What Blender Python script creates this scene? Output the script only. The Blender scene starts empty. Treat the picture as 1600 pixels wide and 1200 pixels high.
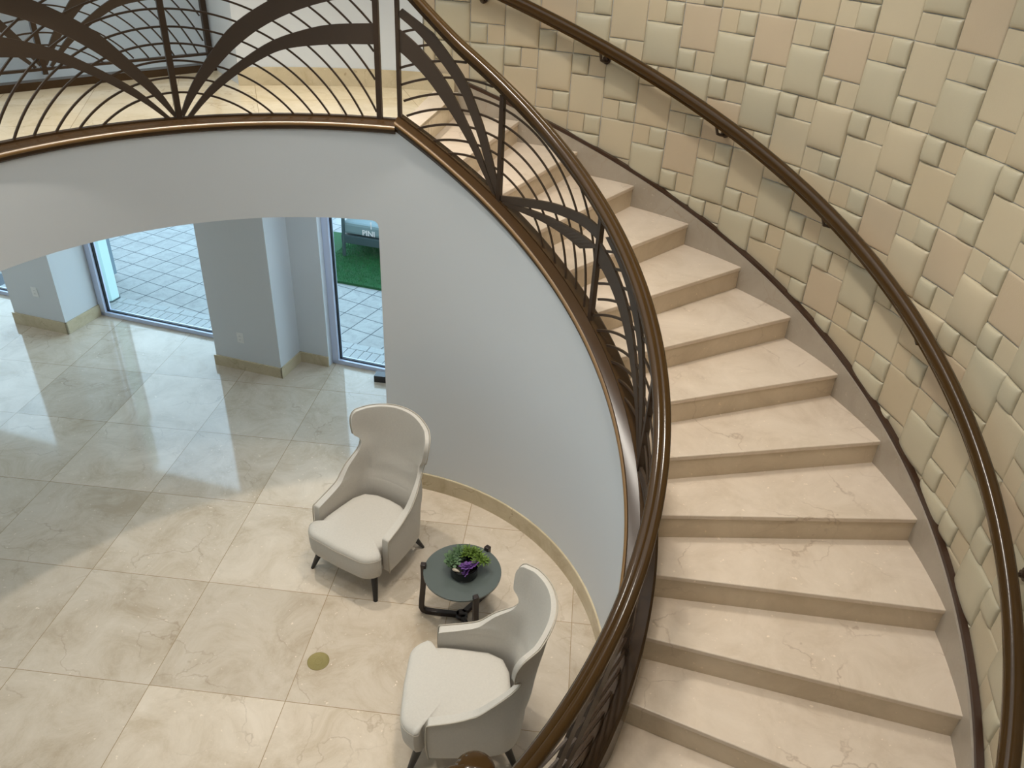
import bpy, bmesh, math, random
import numpy as np
from math import sin, cos, pi, atan2, hypot, sqrt, floor, ceil
from mathutils import Vector, Matrix, Euler
random.seed(7)
SC = bpy.context.scene
COL = SC.collection

# ------------------------------------------------------------------ camera
S = 0.9
CAMLOC = (1.39895897, -3.38561034, 4.42897091)
cd = bpy.data.cameras.new('camera'); cam = bpy.data.objects.new('camera', cd); COL.objects.link(cam)
cam.location = CAMLOC
cam.rotation_euler = (1.0119293, -0.0469522, 0.1011031)
cd.sensor_fit = 'HORIZONTAL'; cd.sensor_width = 36.0; cd.lens = 1221.2615 / 1600 * 36.0
cd.clip_start = 0.05; cd.clip_end = 200
SC.camera = cam

# ------------------------------------------------------------------ light
SC.view_settings.view_transform = 'Standard'
SC.view_settings.look = 'None'
SC.view_settings.gamma = 1.0
SC.view_settings.use_curve_mapping = False
SC.view_settings.exposure = 0.0

def srgb(r, g, b):
    f = lambda c: (c/255/12.92) if c/255 <= .04045 else ((c/255+.055)/1.055)**2.4
    return (f(r), f(g), f(b), 1.0)

W = bpy.data.worlds.new('world'); SC.world = W; W.use_nodes = True
nt = W.node_tree; nt.nodes.clear()
wo = nt.nodes.new('ShaderNodeOutputWorld'); wb = nt.nodes.new('ShaderNodeBackground')
wc = nt.nodes.new('ShaderNodeTexCoord'); ws = nt.nodes.new('ShaderNodeSeparateXYZ'); wr = nt.nodes.new('ShaderNodeValToRGB')
nt.links.new(wc.outputs['Generated'], ws.inputs[0]); nt.links.new(ws.outputs['Z'], wr.inputs[0])
wr.color_ramp.elements[0].position = 0.0; wr.color_ramp.elements[0].color = (0.80, 0.95, 1.0, 1)
wr.color_ramp.elements[1].position = 0.8; wr.color_ramp.elements[1].color = (0.42, 0.68, 1.0, 1)
nt.links.new(wr.outputs[0], wb.inputs[0]); wb.inputs[1].default_value = 4.3
nt.links.new(wb.outputs[0], wo.inputs[0])

def spot(name, loc, target, watts, angle, blend, color, size):
    d = bpy.data.lights.new(name, 'SPOT'); d.energy = watts; d.spot_size = math.radians(angle); d.spot_blend = blend
    d.color = color; d.shadow_soft_size = size
    o = bpy.data.objects.new(name, d); COL.objects.link(o); o.location = loc
    v = Vector(target) - Vector(loc); o.rotation_euler = v.to_track_quat('-Z', 'Y').to_euler()
    return o
WARM = (1.0, 0.94, 0.84)
CEIL = 6.1
for i, a in enumerate((118, 46, -22, -90)):
    r = (1.83, 1.67, 1.67, 1.67)[i]
    p = (r*cos(math.radians(a)), r*sin(math.radians(a)), CEIL-.06)
    kk = (1.05, 2.0, 2.0, 1.6)[i]
    spot('ceiling_lamp', p, (p[0]*kk, p[1]*kk, 0), (365, 250, 255, 195)[i], (86, 105, 105, 95)[i], .8, WARM, (.06, .22, .22, .22)[i])
# soft bounce of the big room: unseen area lights added as fill, not fixtures of the hall
def area(name, loc, size, watts, color, sy=None):
    d = bpy.data.lights.new(name, 'AREA'); d.energy = watts; d.color = color; d.shape = 'RECTANGLE'; d.size = size; d.size_y = sy or size
    o = bpy.data.objects.new(name, d); COL.objects.link(o); o.location = loc
    return o
area('ceiling_fill', (0.2, 0.0, CEIL-.05), 4.5, 100, (0.90, 0.96, 1.0))  # added cool fill over the well, standing in for daylight from above
area('gallery_fill', (-5.2, 1.6, CEIL-.05), 3.0, 40, (0.80, 0.92, 1.0))  # added fill for the gallery side and pier fronts
area('lobby_fill', (-6.5, -2.6, CEIL-.05), 3.0, 120, (0.70, 0.87, 1.0))  # unseen fill added to brighten the pier fronts
area('soffit_fill', (-.15, 2.85, 2.42), .5, 16, (0.72, 0.88, 1.0))  # unseen fill added behind the curved wall for the pier's side

# ------------------------------------------------------------------ stair geometry constants (metres, origin = axis of the stair)
TCX, TCY = 2.172518, -0.590188          # stair axis measured in floor tiles
RI, RO = 2.0397, 3.6807
TH0, DTH, RISE, Z0 = -0.325481, 0.151648, 0.1814287, 0.7680682
RW = 1.875
RM = 1.951
KTOP = 12
ZL = Z0 + KTOP*RISE                      # landing level, 2.945
THL = TH0 + KTOP*DTH                     # 1.494
WEDGE = 1.573                            # end of the white wall beside the opening
def pitch(th): return Z0 + RISE*(th-TH0)/DTH
def rl(th):                              # the gallery edge eases outward a little
    x = max(0.0, th-1.62); return .058*x

# ------------------------------------------------------------------ node helpers
def newmat(name):
    m = bpy.data.materials.new(name); m.use_nodes = True
    n = m.node_tree; b = n.nodes['Principled BSDF']
    return m, n, b
def N(n, t, **kw):
    x = n.nodes.new(t)
    for k, v in kw.items():
        if k.startswith('i_'): x.inputs[k[2:].replace('_', ' ')].default_value = v
        elif k[0] == 'I' and k[1:].isdigit(): x.inputs[int(k[1:])].default_value = v
        else: setattr(x, k, v)
    return x
def ramp(n, pts):
    r = n.nodes.new('ShaderNodeValToRGB'); e = r.color_ramp.elements
    e[0].position, e[0].color = pts[0]; e[1].position, e[1].color = pts[-1]
    for p, c in pts[1:-1]:
        q = e.new(p); q.color = c
    return r
def simple(name, col, rough=.5, metal=0, spec=.5, coat=0, bump=0, bscale=60, mottle=0, mscale=6):
    m, n, b = newmat(name)
    b.inputs['Base Color'].default_value = col; b.inputs['Roughness'].default_value = rough
    b.inputs['Metallic'].default_value = metal; b.inputs['Specular IOR Level'].default_value = spec
    b.inputs['Coat Weight'].default_value = coat; b.inputs['Coat Roughness'].default_value = .08
    tc = N(n, 'ShaderNodeTexCoord')
    if mottle:
        no = N(n, 'ShaderNodeTexNoise', I2=mscale, I3=4.0); n.links.new(tc.outputs['Object'], no.inputs['Vector'])
        d = tuple(c*(1-mottle) for c in col[:3])+(1,); l = tuple(min(1, c*(1+mottle)) for c in col[:3])+(1,)
        r = ramp(n, [(.3, d), (.7, l)]); n.links.new(no.outputs[0], r.inputs[0]); n.links.new(r.outputs[0], b.inputs['Base Color'])
    if bump:
        no = N(n, 'ShaderNodeTexNoise', I2=bscale, I3=3.0); n.links.new(tc.outputs['Object'], no.inputs['Vector'])
        bp = N(n, 'ShaderNodeBump'); bp.inputs['Strength'].default_value = bump; bp.inputs['Distance'].default_value = .01
        n.links.new(no.outputs[0], bp.inputs['Height']); n.links.new(bp.outputs[0], b.inputs['Normal'])
    return m

def marble(name, light, dark, vein, rough=.12, tile=None, scale=1.0, veinamt=.5, spec=.5, warp=0.0):
    m, n, b = newmat(name); L = n.links.new
    tc = N(n, 'ShaderNodeTexCoord'); vec = tc.outputs['Object']
    tint = None
    if tile:
        size, ox, oy, rot, grout, gcol, tv = tile
        mp = N(n, 'ShaderNodeMapping', vector_type='POINT')
        # rotate then scale into tile units
        mp.inputs['Rotation'].default_value = (0, 0, -rot); mp.inputs['Scale'].default_value = (1/size,)*3
        c, s = cos(-rot), sin(-rot)
        mp.inputs['Location'].default_value = (-(c*ox-s*oy)/size, -(s*ox+c*oy)/size, 0)
        L(vec, mp.inputs['Vector'])
        fl = N(n, 'ShaderNodeVectorMath', operation='FLOOR'); L(mp.outputs[0], fl.inputs[0])
        fr = N(n, 'ShaderNodeVectorMath', operation='FRACTION'); L(mp.outputs[0], fr.inputs[0])
        fx = N(n, 'ShaderNodeSeparateXYZ'); L(fl.outputs[0], fx.inputs[0])
        cb = N(n, 'ShaderNodeCombineXYZ'); L(fx.outputs[0], cb.inputs[0]); L(fx.outputs[1], cb.inputs[1])
        wn = N(n, 'ShaderNodeTexWhiteNoise', noise_dimensions='3D'); L(cb.outputs[0], wn.inputs['Vector'])
        tint = wn
        off = N(n, 'ShaderNodeVectorMath', operation='SCALE'); off.inputs['Scale'].default_value = 13.0; L(wn.outputs['Color'], off.inputs[0])
        ad = N(n, 'ShaderNodeVectorMath', operation='ADD'); L(vec, ad.inputs[0]); L(off.outputs[0], ad.inputs[1]); vec = ad.outputs[0]
        fs = N(n, 'ShaderNodeSeparateXYZ'); L(fr.outputs[0], fs.inputs[0])
        ds = []
        for k in (0, 1):
            a = N(n, 'ShaderNodeMath', operation='SUBTRACT'); L(fs.outputs[k], a.inputs[0]); a.inputs[1].default_value = .5
            ab = N(n, 'ShaderNodeMath', operation='ABSOLUTE'); L(a.outputs[0], ab.inputs[0]); ds.append(ab)
        mx = N(n, 'ShaderNodeMath', operation='MAXIMUM'); L(ds[0].outputs[0], mx.inputs[0]); L(ds[1].outputs[0], mx.inputs[1])
        gt = N(n, 'ShaderNodeMath', operation='GREATER_THAN'); L(mx.outputs[0], gt.inputs[0]); gt.inputs[1].default_value = .5-grout/size
    no = N(n, 'ShaderNodeTexNoise'); no.inputs['Scale'].default_value = 2.6*scale; no.inputs['Detail'].default_value = 10; no.inputs['Roughness'].default_value = .72; no.inputs['Distortion'].default_value = .6
    L(vec, no.inputs['Vector'])
    r = ramp(n, [(.32, dark), (.5, tuple((light[i]*.6+dark[i]*.4) for i in range(3))+(1,)), (.68, light)]); L(no.outputs[0], r.inputs[0])
    col = r.outputs[0]
    if tint:
        tm = N(n, 'ShaderNodeMapRange'); tm.inputs['To Min'].default_value = 1-tv; tm.inputs['To Max'].default_value = 1+tv*.5; L(tint.outputs['Value'], tm.inputs['Value'])
        sc = N(n, 'ShaderNodeVectorMath', operation='SCALE'); L(col, sc.inputs[0]); L(tm.outputs[0], sc.inputs['Scale']); col = sc.outputs[0]
    # veins: warped voronoi crack lines, broken up by a mask
    n2 = N(n, 'ShaderNodeTexNoise'); n2.inputs['Scale'].default_value = 3.0*scale; n2.inputs['Detail'].default_value = 6; L(vec, n2.inputs['Vector'])
    wv = N(n, 'ShaderNodeVectorMath', operation='SCALE'); wv.inputs['Scale'].default_value = .55/scale; L(n2.outputs['Color'], wv.inputs[0])
    av = N(n, 'ShaderNodeVectorMath', operation='ADD'); L(vec, av.inputs[0]); L(wv.outputs[0], av.inputs[1])
    vo = N(n, 'ShaderNodeTexVoronoi', feature='DISTANCE_TO_EDGE'); vo.inputs['Scale'].default_value = 1.9*scale; L(av.outputs[0], vo.inputs['Vector'])
    vr = ramp(n, [(0.0, (1, 1, 1, 1)), (.016, (0, 0, 0, 1))]); L(vo.outputs['Distance'], vr.inputs[0])
    n3 = N(n, 'ShaderNodeTexNoise'); n3.inputs['Scale'].default_value = 2.2*scale; L(vec, n3.inputs['Vector'])
    mr = ramp(n, [(.47, (0, 0, 0, 1)), (.62, (1, 1, 1, 1))]); L(n3.outputs[0], mr.inputs[0])
    mu = N(n, 'ShaderNodeMath', operation='MULTIPLY'); L(vr.outputs[0], mu.inputs[0]); L(mr.outputs[0], mu.inputs[1])
    mu2 = N(n, 'ShaderNodeMath', operation='MULTIPLY'); L(mu.outputs[0], mu2.inputs[0]); mu2.inputs[1].default_value = veinamt
    mx1 = N(n, 'ShaderNodeMix', data_type='RGBA'); L(mu2.outputs[0], mx1.inputs['Factor']); L(col, mx1.inputs['A']); mx1.inputs['B'].default_value = vein
    # pale fossil flecks
    n4 = N(n, 'ShaderNodeTexNoise'); n4.inputs['Scale'].default_value = 34*scale; n4.inputs['Detail'].default_value = 2; L(vec, n4.inputs['Vector'])
    fr4 = ramp(n, [(.70, (0, 0, 0, 1)), (.76, (.7, .7, .7, 1))]); L(n4.outputs[0], fr4.inputs[0])
    mx2 = N(n, 'ShaderNodeMix', data_type='RGBA'); L(fr4.outputs[0], mx2.inputs['Factor']); L(mx1.outputs['Result'], mx2.inputs['A'])
    mx2.inputs['B'].default_value = tuple(min(1, c*1.25) for c in light[:3])+(1,)
    col = mx2.outputs['Result']
    if tile:
        mx3 = N(n, 'ShaderNodeMix', data_type='RGBA'); L(gt.outputs[0], mx3.inputs['Factor']); L(col, mx3.inputs['A']); mx3.inputs['B'].default_value = gcol
        col = mx3.outputs['Result']
    L(col, b.inputs['Base Color'])
    b.inputs['Roughness'].default_value = rough; b.inputs['Specular IOR Level'].default_value = spec
    return m

M = {}
M['floor'] = marble('polished cream marble floor', srgb(214, 199, 180), srgb(184, 166, 142), srgb(122, 96, 70), rough=.07,
                    tile=(S, -TCX*S, -TCY*S, 0.0, .0022, srgb(150, 128, 98), .12), veinamt=.32, spec=.5)
M['floor_up'] = marble('polished landing marble', srgb(228, 212, 182), srgb(205, 186, 152), srgb(150, 125, 90), rough=.12,
                    tile=(.62, 0, 0, 0.4, .002, srgb(160, 140, 110), .06))
M['tread'] = marble('honed stair marble', srgb(228, 211, 192), srgb(208, 189, 167), srgb(150, 120, 92), rough=.32, veinamt=.45)
M['riser'] = marble('stair riser marble', srgb(216, 198, 172), srgb(196, 177, 150), srgb(140, 112, 84), rough=.38, veinamt=.3)
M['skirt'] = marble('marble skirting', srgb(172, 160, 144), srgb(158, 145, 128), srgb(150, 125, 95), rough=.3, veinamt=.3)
M['base'] = marble('marble baseboard', srgb(205, 190, 160), srgb(182, 165, 134), srgb(130, 105, 75), rough=.22, veinamt=.5, scale=1.4)
M['white'] = simple('white wall paint', srgb(211, 214, 216), .6, bump=.04, bscale=220)
M['ceil'] = simple('ceiling paint', srgb(235, 233, 228), .7)
M['bronze'] = simple('polished brown lacquered rail', srgb(66, 46, 21), .12, metal=.0, spec=.25, coat=.0, mottle=.08, mscale=3)
M['shoe'] = simple('bronze painted stringer cap', srgb(64, 45, 25), .24, metal=.0, spec=.35, coat=.0, mottle=.08, mscale=4)
M['glint'] = simple('golden brown molding', srgb(122, 90, 48), .3, spec=.5)  # golden colour paints the highlight along the cap's lip
M['iron'] = simple('dark bronze painted iron', srgb(66, 50, 36), .38, metal=.3, spec=.5)
M['ironb'] = simple('dark bronze flat bar', srgb(70, 56, 44), .42, metal=.2, spec=.5)
M['trim'] = simple('dark trim strip', srgb(62, 40, 26), .35)
def leather(name, c, rough=.42): return simple(name, c, rough, bump=.10, bscale=140, mottle=.03, mscale=2.5, spec=.45)
M['pan_tan'] = leather('tan leather panel', srgb(193, 176, 147))
M['pan_beige'] = leather('beige leather panel', srgb(195, 180, 152))
M['pan_rose'] = leather('rosy tan leather panel', srgb(192, 173, 146))
M['pan_sage'] = leather('sage grey leather panel', srgb(189, 178, 152), .36)
M['fabric'] = simple('oatmeal woven upholstery', srgb(198, 191, 180), .85, bump=.35, bscale=420, mottle=.03, mscale=90, spec=.25)
M['piping'] = simple('piping cord fabric', srgb(178, 168, 152), .8, spec=.25)
M['blackwood'] = simple('black stained wood', srgb(24, 20, 18), .3, spec=.5)
M['espresso'] = simple('espresso stained wood', srgb(38, 27, 22), .32, mottle=.2, mscale=12)
M['tabletop'] = simple('grey back painted glass', srgb(84, 90, 86), .12, spec=.5)
M['vase'] = simple('black glass bowl', srgb(10, 10, 10), .06, spec=.6)
M['moss'] = simple('dark potting gravel', srgb(38, 34, 28), .9, bump=1, bscale=90, mottle=.5, mscale=80)
M['succ_sage'] = simple('sage green succulent', srgb(74, 98, 64), .5, mottle=.25, mscale=20)
M['succ_green'] = simple('bright green succulent', srgb(94, 118, 42), .45, mottle=.3, mscale=25)
M['succ_purple'] = simple('violet succulent', srgb(104, 66, 130), .4, mottle=.3, mscale=30)
M['brass'] = simple('aged brass', srgb(132, 118, 66), .5, metal=.25, bump=.3, bscale=120)
M['alu'] = simple('pale anodised aluminium', srgb(206, 214, 236), .3, metal=.25)
M['gasket'] = simple('black glazing gasket', srgb(12, 14, 18), .5)
M['plastic'] = simple('white plastic plate', srgb(232, 232, 230), .35)
M['slot'] = simple('outlet slots', srgb(60, 60, 62), .5)
M['paver'] = marble('grey limestone pavers', srgb(164, 163, 158), srgb(136, 136, 132), srgb(110, 108, 100), rough=.7,
                    tile=(.296, -3.740, 5.270, math.radians(-20.3), .006, srgb(58, 62, 66), .08), veinamt=.1, scale=3)
M['paver_edge'] = simple('pale border pavers', srgb(162, 163, 160), .7, mottle=.08, mscale=40)
M['joint'] = simple('paver joint sand', srgb(84, 88, 92), .9)
M['grass'] = simple('green artificial turf', srgb(18, 82, 36), .9, bump=1.0, bscale=120, mottle=.35, mscale=60)
M['blade'] = simple('turf blades', srgb(26, 104, 46), .8, mottle=.3, mscale=9)
M['teal'] = simple('pale painted downpipe', srgb(196, 224, 220), .45)
M['greydoor'] = simple('grey painted door panel', srgb(112, 130, 142), .4)
M['greyframe'] = simple('grey powder coated frame', srgb(66, 80, 82), .4)
M['cushion'] = simple('grey outdoor cushion', srgb(128, 142, 142), .85, bump=.2, bscale=200)
M['decal'] = simple('white vinyl lettering', srgb(246, 248, 250), .5)
M['decalblue'] = simple('blue grey vinyl patch', srgb(116, 142, 160), .5)
M['plinth'] = simple('dark lacquer plinth', srgb(48, 44, 44), .25)
# thin architectural glass: transparent pane with a surface reflection
gm = bpy.data.materials.new('window glass'); gm.use_nodes = True; g = gm.node_tree; g.nodes.clear()
go = N(g, 'ShaderNodeOutputMaterial'); gt_ = N(g, 'ShaderNodeBsdfTransparent'); gt_.inputs[0].default_value = (.90, .97, .96, 1)
gg = N(g, 'ShaderNodeBsdfGlossy'); gg.inputs['Roughness'].default_value = .01
gf = N(g, 'ShaderNodeFresnel'); gf.inputs[0].default_value = 1.35
gx = N(g, 'ShaderNodeMixShader'); g.links.new(gf.outputs[0], gx.inputs[0]); g.links.new(gt_.outputs[0], gx.inputs[1]); g.links.new(gg.outputs[0], gx.inputs[2]); g.links.new(gx.outputs[0], go.inputs[0])
M['glass'] = gm

# ------------------------------------------------------------------ mesh helpers
class MB:
    def __init__(s): s.v = []; s.f = []; s.mi = []
    def add(s, v, f, mi=0):
        o = len(s.v); s.v += [tuple(p) for p in v]; s.f += [tuple(i+o for i in q) for q in f]; s.mi += [mi]*len(f)
    def box(s, lo, hi, T=None, mi=0):
        x0, y0, z0 = lo; x1, y1, z1 = hi
        v = [(x0, y0, z0), (x1, y0, z0), (x1, y1, z0), (x0, y1, z0), (x0, y0, z1), (x1, y0, z1), (x1, y1, z1), (x0, y1, z1)]
        if T: v = [T(p) for p in v]
        s.add(v, [(0, 3, 2, 1), (4, 5, 6, 7), (0, 1, 5, 4), (1, 2, 6, 5), (2, 3, 7, 6), (3, 0, 4, 7)], mi)
    def prism(s, poly, z0, z1, mi=0, top=None):
        n = len(poly); v = [(x, y, z0) for x, y in poly]+[(x, y, z1) for x, y in (top or poly)]
        s.add(v, [tuple(range(n-1, -1, -1)), tuple(range(n, 2*n))]+[(i, (i+1) % n, n+(i+1) % n, n+i) for i in range(n)], mi)
    def loft(s, rings, closed=True, caps=True, mi=0):
        n = len(rings[0]); v = [p for r in rings for p in r]; f = []
        for i in range(len(rings)-1):
            for j in range(n if closed else n-1):
                a = i*n+j; b = i*n+(j+1) % n; f.append((a, b, b+n, a+n))
        if caps:
            f.append(tuple(range(n-1, -1, -1))); f.append(tuple((len(rings)-1)*n+j for j in range(n)))
        s.add(v, f, mi)
    def tube(s, pts, r, n=8, mi=0, caps=True):
        pts = [Vector(p) for p in pts]; rings = []
        rr = r if isinstance(r, (list, tuple)) else [r]*len(pts)
        up = None
        for i, p in enumerate(pts):
            t = (pts[min(i+1, len(pts)-1)]-pts[max(i-1, 0)]).normalized()
            if up is None: up = Vector((0, 0, 1)) if abs(t.z) < .9 else Vector((1, 0, 0))
            a = (up - t*up.dot(t)).normalized(); up = a; b = t.cross(a)
            rings.append([p+(a*cos(2*pi*k/n)+b*sin(2*pi*k/n))*rr[i] for k in range(n)])
        s.loft(rings, True, caps, mi)
    def lathe(s, prof, n=32, c=(0, 0, 0), mi=0):
        rings = [[(c[0]+r*cos(2*pi*k/n), c[1]+r*sin(2*pi*k/n), c[2]+z) for k in range(n)] for r, z in prof]
        s.loft(rings, True, True, mi)
    def build(s, name, mats, parent=None, smooth=False, loc=None, sharp=35):
        me = bpy.data.meshes.new(name); me.from_pydata([tuple(p) for p in s.v], [], s.f); me.update()
        mats = mats if isinstance(mats, (list, tuple)) else [mats]
        for m in mats: me.materials.append(M[m] if isinstance(m, str) else m)
        for p, k in zip(me.polygons, s.mi): p.material_index = k
        bm = bmesh.new(); bm.from_mesh(me); bmesh.ops.recalc_face_normals(bm, faces=bm.faces)
        bm.to_mesh(me); bm.free()
        if smooth:
            for p in me.polygons: p.use_smooth = True
            try: me.set_sharp_from_angle(angle=math.radians(sharp))
            except Exception: pass
        o = bpy.data.objects.new(name, me); COL.objects.link(o)
        if parent: o.parent = parent
        if loc: o.location = loc
        return o
def bevel(o, w, seg=2, ang=40):
    m = o.modifiers.new('bevel', 'BEVEL'); m.width = w; m.segments = seg; m.limit_method = 'ANGLE'; m.angle_limit = math.radians(ang); m.harden_normals = False
    return o
def thing(name, label, cat, loc=(0, 0, 0), rz=0, group=None):
    o = bpy.data.objects.new(name, None); COL.objects.link(o); o.location = loc; o.rotation_euler = (0, 0, rz); o.empty_display_size = .1
    o['label'] = label; o['category'] = cat
    if group: o['group'] = group
    return o
def tag(o, label, cat, group=None):
    o['label'] = label; o['category'] = cat
    if group: o['group'] = group
    return o
def struct(o, label, cat):
    o['kind'] = 'structure'; o['label'] = label; o['category'] = cat; return o
def cyl(R, th, z): return (R*cos(th), R*sin(th), z)
def sweep(path, sec):
    """path: list of (theta, z, dR); sec: closed list of (R, dz)."""
    return [[cyl(R+d, th, z+dz) for R, dz in sec] for th, z, d in path]
def lin(a, b, n): return [a+(b-a)*i/(n-1) for i in range(n)]
def catmull(pts, n=24):
    P = [np.array(p, float) for p in pts]; P = [2*P[0]-P[1]]+P+[2*P[-1]-P[-2]]; out = []
    m = len(P)-3
    for q in range(n):
        t = q/(n-1)*m; i = min(int(t), m-1); u = t-i; a, b, c, d = P[i:i+4]
        out.append(.5*((2*b)+(c-a)*u+(2*a-5*b+4*c-d)*u*u+(3*b-a-3*c+d)*u**3))
    return out

# ================================================================== SETTING
# ground floor
mb = MB(); mb.prism([(-11, -7), (6, -7), (6, 5.2), (-11, 5.2)], -.25, 0)
# cut by building the floor only up to the facade line
UA = Vector((.981, -.1925, 0)); NA = Vector((.1925, .981, 0))
UR = math.radians(-11.1)
def F(u, n, z=0): p = UA*u+NA*n; return (p.x, p.y, z)
def FT(p): return F(*p)
mb = MB(); a = F(-11, 3.62); b_ = F(6, 3.62)
mb.prism([(-11.5, -7), (6.5, -7), (b_[0], b_[1]), (a[0], a[1])], -.25, 0)
struct(mb.build('floor', 'floor'), 'ground floor of large polished cream marble tiles', 'floor')

# landing and gallery slab
def slab_poly(extra=0.0):
    inner = [((RW+.03+rl(t))*cos(t), (RW+.03+rl(t))*sin(t)) for t in lin(THL, 3.55, 60)]
    outer = [(-5.2, -.5), (-3.13+(-1.02)*1.0-.0, 2.52-1.39*1.0), (-3.13, 2.52), (-2.05, 3.98)]
    arc = [(3.72*cos(t), 3.72*sin(t)) for t in lin(2.0, THL, 16)]
    return inner+outer+arc
mb = MB(); mb.prism(slab_poly(), 2.45, ZL)
o = struct(mb.build('floor', ['floor_up']), 'cream marble floor of the upper landing behind the fan balustrade', 'floor')
mb = MB(); mb.prism(slab_poly(), 2.43, 2.449)
struct(mb.build('ceiling', 'white'), 'white soffit under the upper landing', 'ceiling')

# facade with openings (ground floor), pillars
mb = MB()
H1 = 2.55
def fw(u0, u1, z0, z1, n0=3.56, n1=3.80): mb.box((u0, n0, z0), (u1, n1, z1), FT)
fw(-11, -2.10, H1, CEIL)
fw(-5.62, -4.83, 0, H1, 3.56, 3.63); fw(-2.93, -1.80, 0, H1, 3.56, 3.63); fw(-.75, .35, 0, H1, 3.56, 3.63)
wall_back = struct(mb.build('wall_back', 'white'), 'white facade wall holding the ground floor windows', 'wall')
mb = MB(); mb.box((-5.54, 3.0, 0), (-4.835, 3.56, CEIL), FT)
struct(mb.build('wall_left', 'white'), 'white square pier left of the garden door', 'wall')
mb = MB(); mb.box((-2.925, 3.035, 0), (-2.145, 3.56, 2.43), FT); mb.box((-2.145, 3.42, 0), (-1.80, 3.56, 2.43), FT)
struct(mb.build('wall_middle', 'white'), 'white square pier between the two glazed doors', 'wall')
def baseb(name, pts, h=.118, t=.018, label=''):
    mb = MB()
    for (u0, n0), (u1, n1) in zip(pts[:-1], pts[1:]):
        L = hypot(u1-u0, n1-n0); dx, dn = (u1-u0)/L, (n1-n0)/L; px, pn = dn, -dx
        q = [(u0-dx*0, n0-dn*0), (u1, n1), (u1+px*t, n1+pn*t), (u0+px*t, n0+pn*t)]
        q[0] = (u0-dx*0, n0-dn*0)
        v = [F(u, n, 0) for u, n in q]+[F(u, n, h) for u, n in q]
        mb.add(v, [(3, 2, 1, 0), (4, 5, 6, 7), (0, 1, 5, 4), (1, 2, 6, 5), (2, 3, 7, 6), (3, 0, 4, 7)])
    return struct(mb.build(name, 'base'), label, 'baseboard')
baseb('baseboard_middle', [(-2.943, 3.035), (-2.128, 3.035)], label='marble baseboard on the front of the middle pier')
baseb('baseboard_middle', [(-2.145, 3.017), (-2.145, 3.42)], label='marble baseboard on the right side of the middle pier')
baseb('baseboard_middle', [(-2.145, 3.42), (-1.80, 3.42)], label='short marble baseboard beside the narrow glazed door')
baseb('baseboard_left', [(-5.56, 3.0), (-4.817, 3.0)], h=.14, label='marble baseboard on the front of the left pier')
baseb('baseboard_left', [(-4.835, 2.982), (-4.835, 3.50)], h=.14, label='marble baseboard on the right side of the left pier')

# windows
def window(name, u0, u1, z1, label, fl=.075, fb=.05, left=True, n0=3.50):
    mb = MB()
    n1 = n0+.10
    if left: mb.box((u0, n0, 0), (u0+fl, n1, z1), FT)
    mb.box((u1-fl, n0, 0), (u1, n1, z1), FT); mb.box((u0, n0, 0), (u1, n1, fb), FT); mb.box((u0, n0, z1-fb), (u1, n1, z1), FT)
    w = struct(bevel(mb.build(name, 'alu'), .004), label, 'window')
    mb = MB(); g0 = n0+.035
    mb.box((u0+fl, g0, fb), (u0+fl+.014, g0+.03, z1-fb), FT); mb.box((u0+fl, g0, fb), (u1-fl, g0+.03, fb+.012), FT)
    mb.build('gasket', 'gasket', w)
    mb = MB(); mb.add([F(u0+fl, g0+.02, fb), F(u1-fl, g0+.02, fb), F(u1-fl, g0+.02, z1-fb), F(u0+fl, g0+.02, z1-fb)], [(0, 1, 2, 3)])
    mb.build('window_glass', 'glass', w)
    return w
window('window_1', -4.83, -2.93, H1, 'wide glazed garden door between the two white piers')
window('window_2', -1.80, -.75, H1, 'narrow glazed door right of the middle pier')
window('window_3', -11, -5.56, H1, 'bright glazing left of the left pier')

# shell behind and beside the camera
mb = MB(); mb.box((-11.6, -7, 0), (-11.3, 7, CEIL)); struct(mb.build('wall_far_left', 'white'), 'white end wall of the lobby', 'wall')
mb = MB(); mb.box((-11.5, -7.2, 0), (6.5, -7, CEIL)); struct(mb.build('wall_front', 'white'), 'white wall behind the stair foot', 'wall')
mb = MB()
p0, p1 = Vector((2.78, -2.60, 0)), Vector((5.6, -7.1, 0)); q = (p1-p0).normalized(); nn = Vector((-q.y, q.x, 0))*.2
mb.prism([(p0.x, p0.y), (p1.x, p1.y), (p1.x+nn.x, p1.y+nn.y), (p0.x+nn.x, p0.y+nn.y)], 0, CEIL)
struct(mb.build('wall_right_front', 'white'), 'white wall running on from the stair foot', 'wall')
mb = MB(); mb.box((-11.5, -7.2, CEIL), (6.5, 7, CEIL+.2)); struct(mb.build('ceiling', 'ceil'), 'white upper ceiling over the stair hall', 'ceiling')

# outer curved wall: white part round the landing, padded part along the stair
TUFT = 1.580
mb = MB()
ths = lin(-.76, TUFT, 90)
mb.loft(sweep([(t, 0, 0) for t in ths], [(3.742, -.02), (3.93, -.02), (3.93, CEIL), (3.742, CEIL)]))
wall_right = struct(mb.build('wall_right', ['white', 'pan_beige'], smooth=False), 'curved wall clad in padded leather panels along the stair', 'wall')
mb = MB()
poly = [(3.70*cos(t), 3.70*sin(t)) for t in lin(TUFT, 2.003, 18)]
e = poly[-1]
poly += [(-2.06, 3.99), (-1.9, 4.2)]+[(3.93*cos(t), 3.93*sin(t)) for t in lin(1.98, TUFT, 18)]
mb.prism(poly, ZL, CEIL)
struct(mb.build('wall_landing', 'white'), 'white curved wall at the back of the upper landing', 'wall')
mb = MB(); mb.loft(sweep([(t, ZL, 0) for t in lin(THL+.01, 2.006, 24)], [(3.683, 0), (3.705, 0), (3.705, .148), (3.683, .148)]))
struct(mb.build('baseboard_landing', 'base'), 'marble baseboard at the foot of the white landing wall', 'baseboard')

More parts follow.
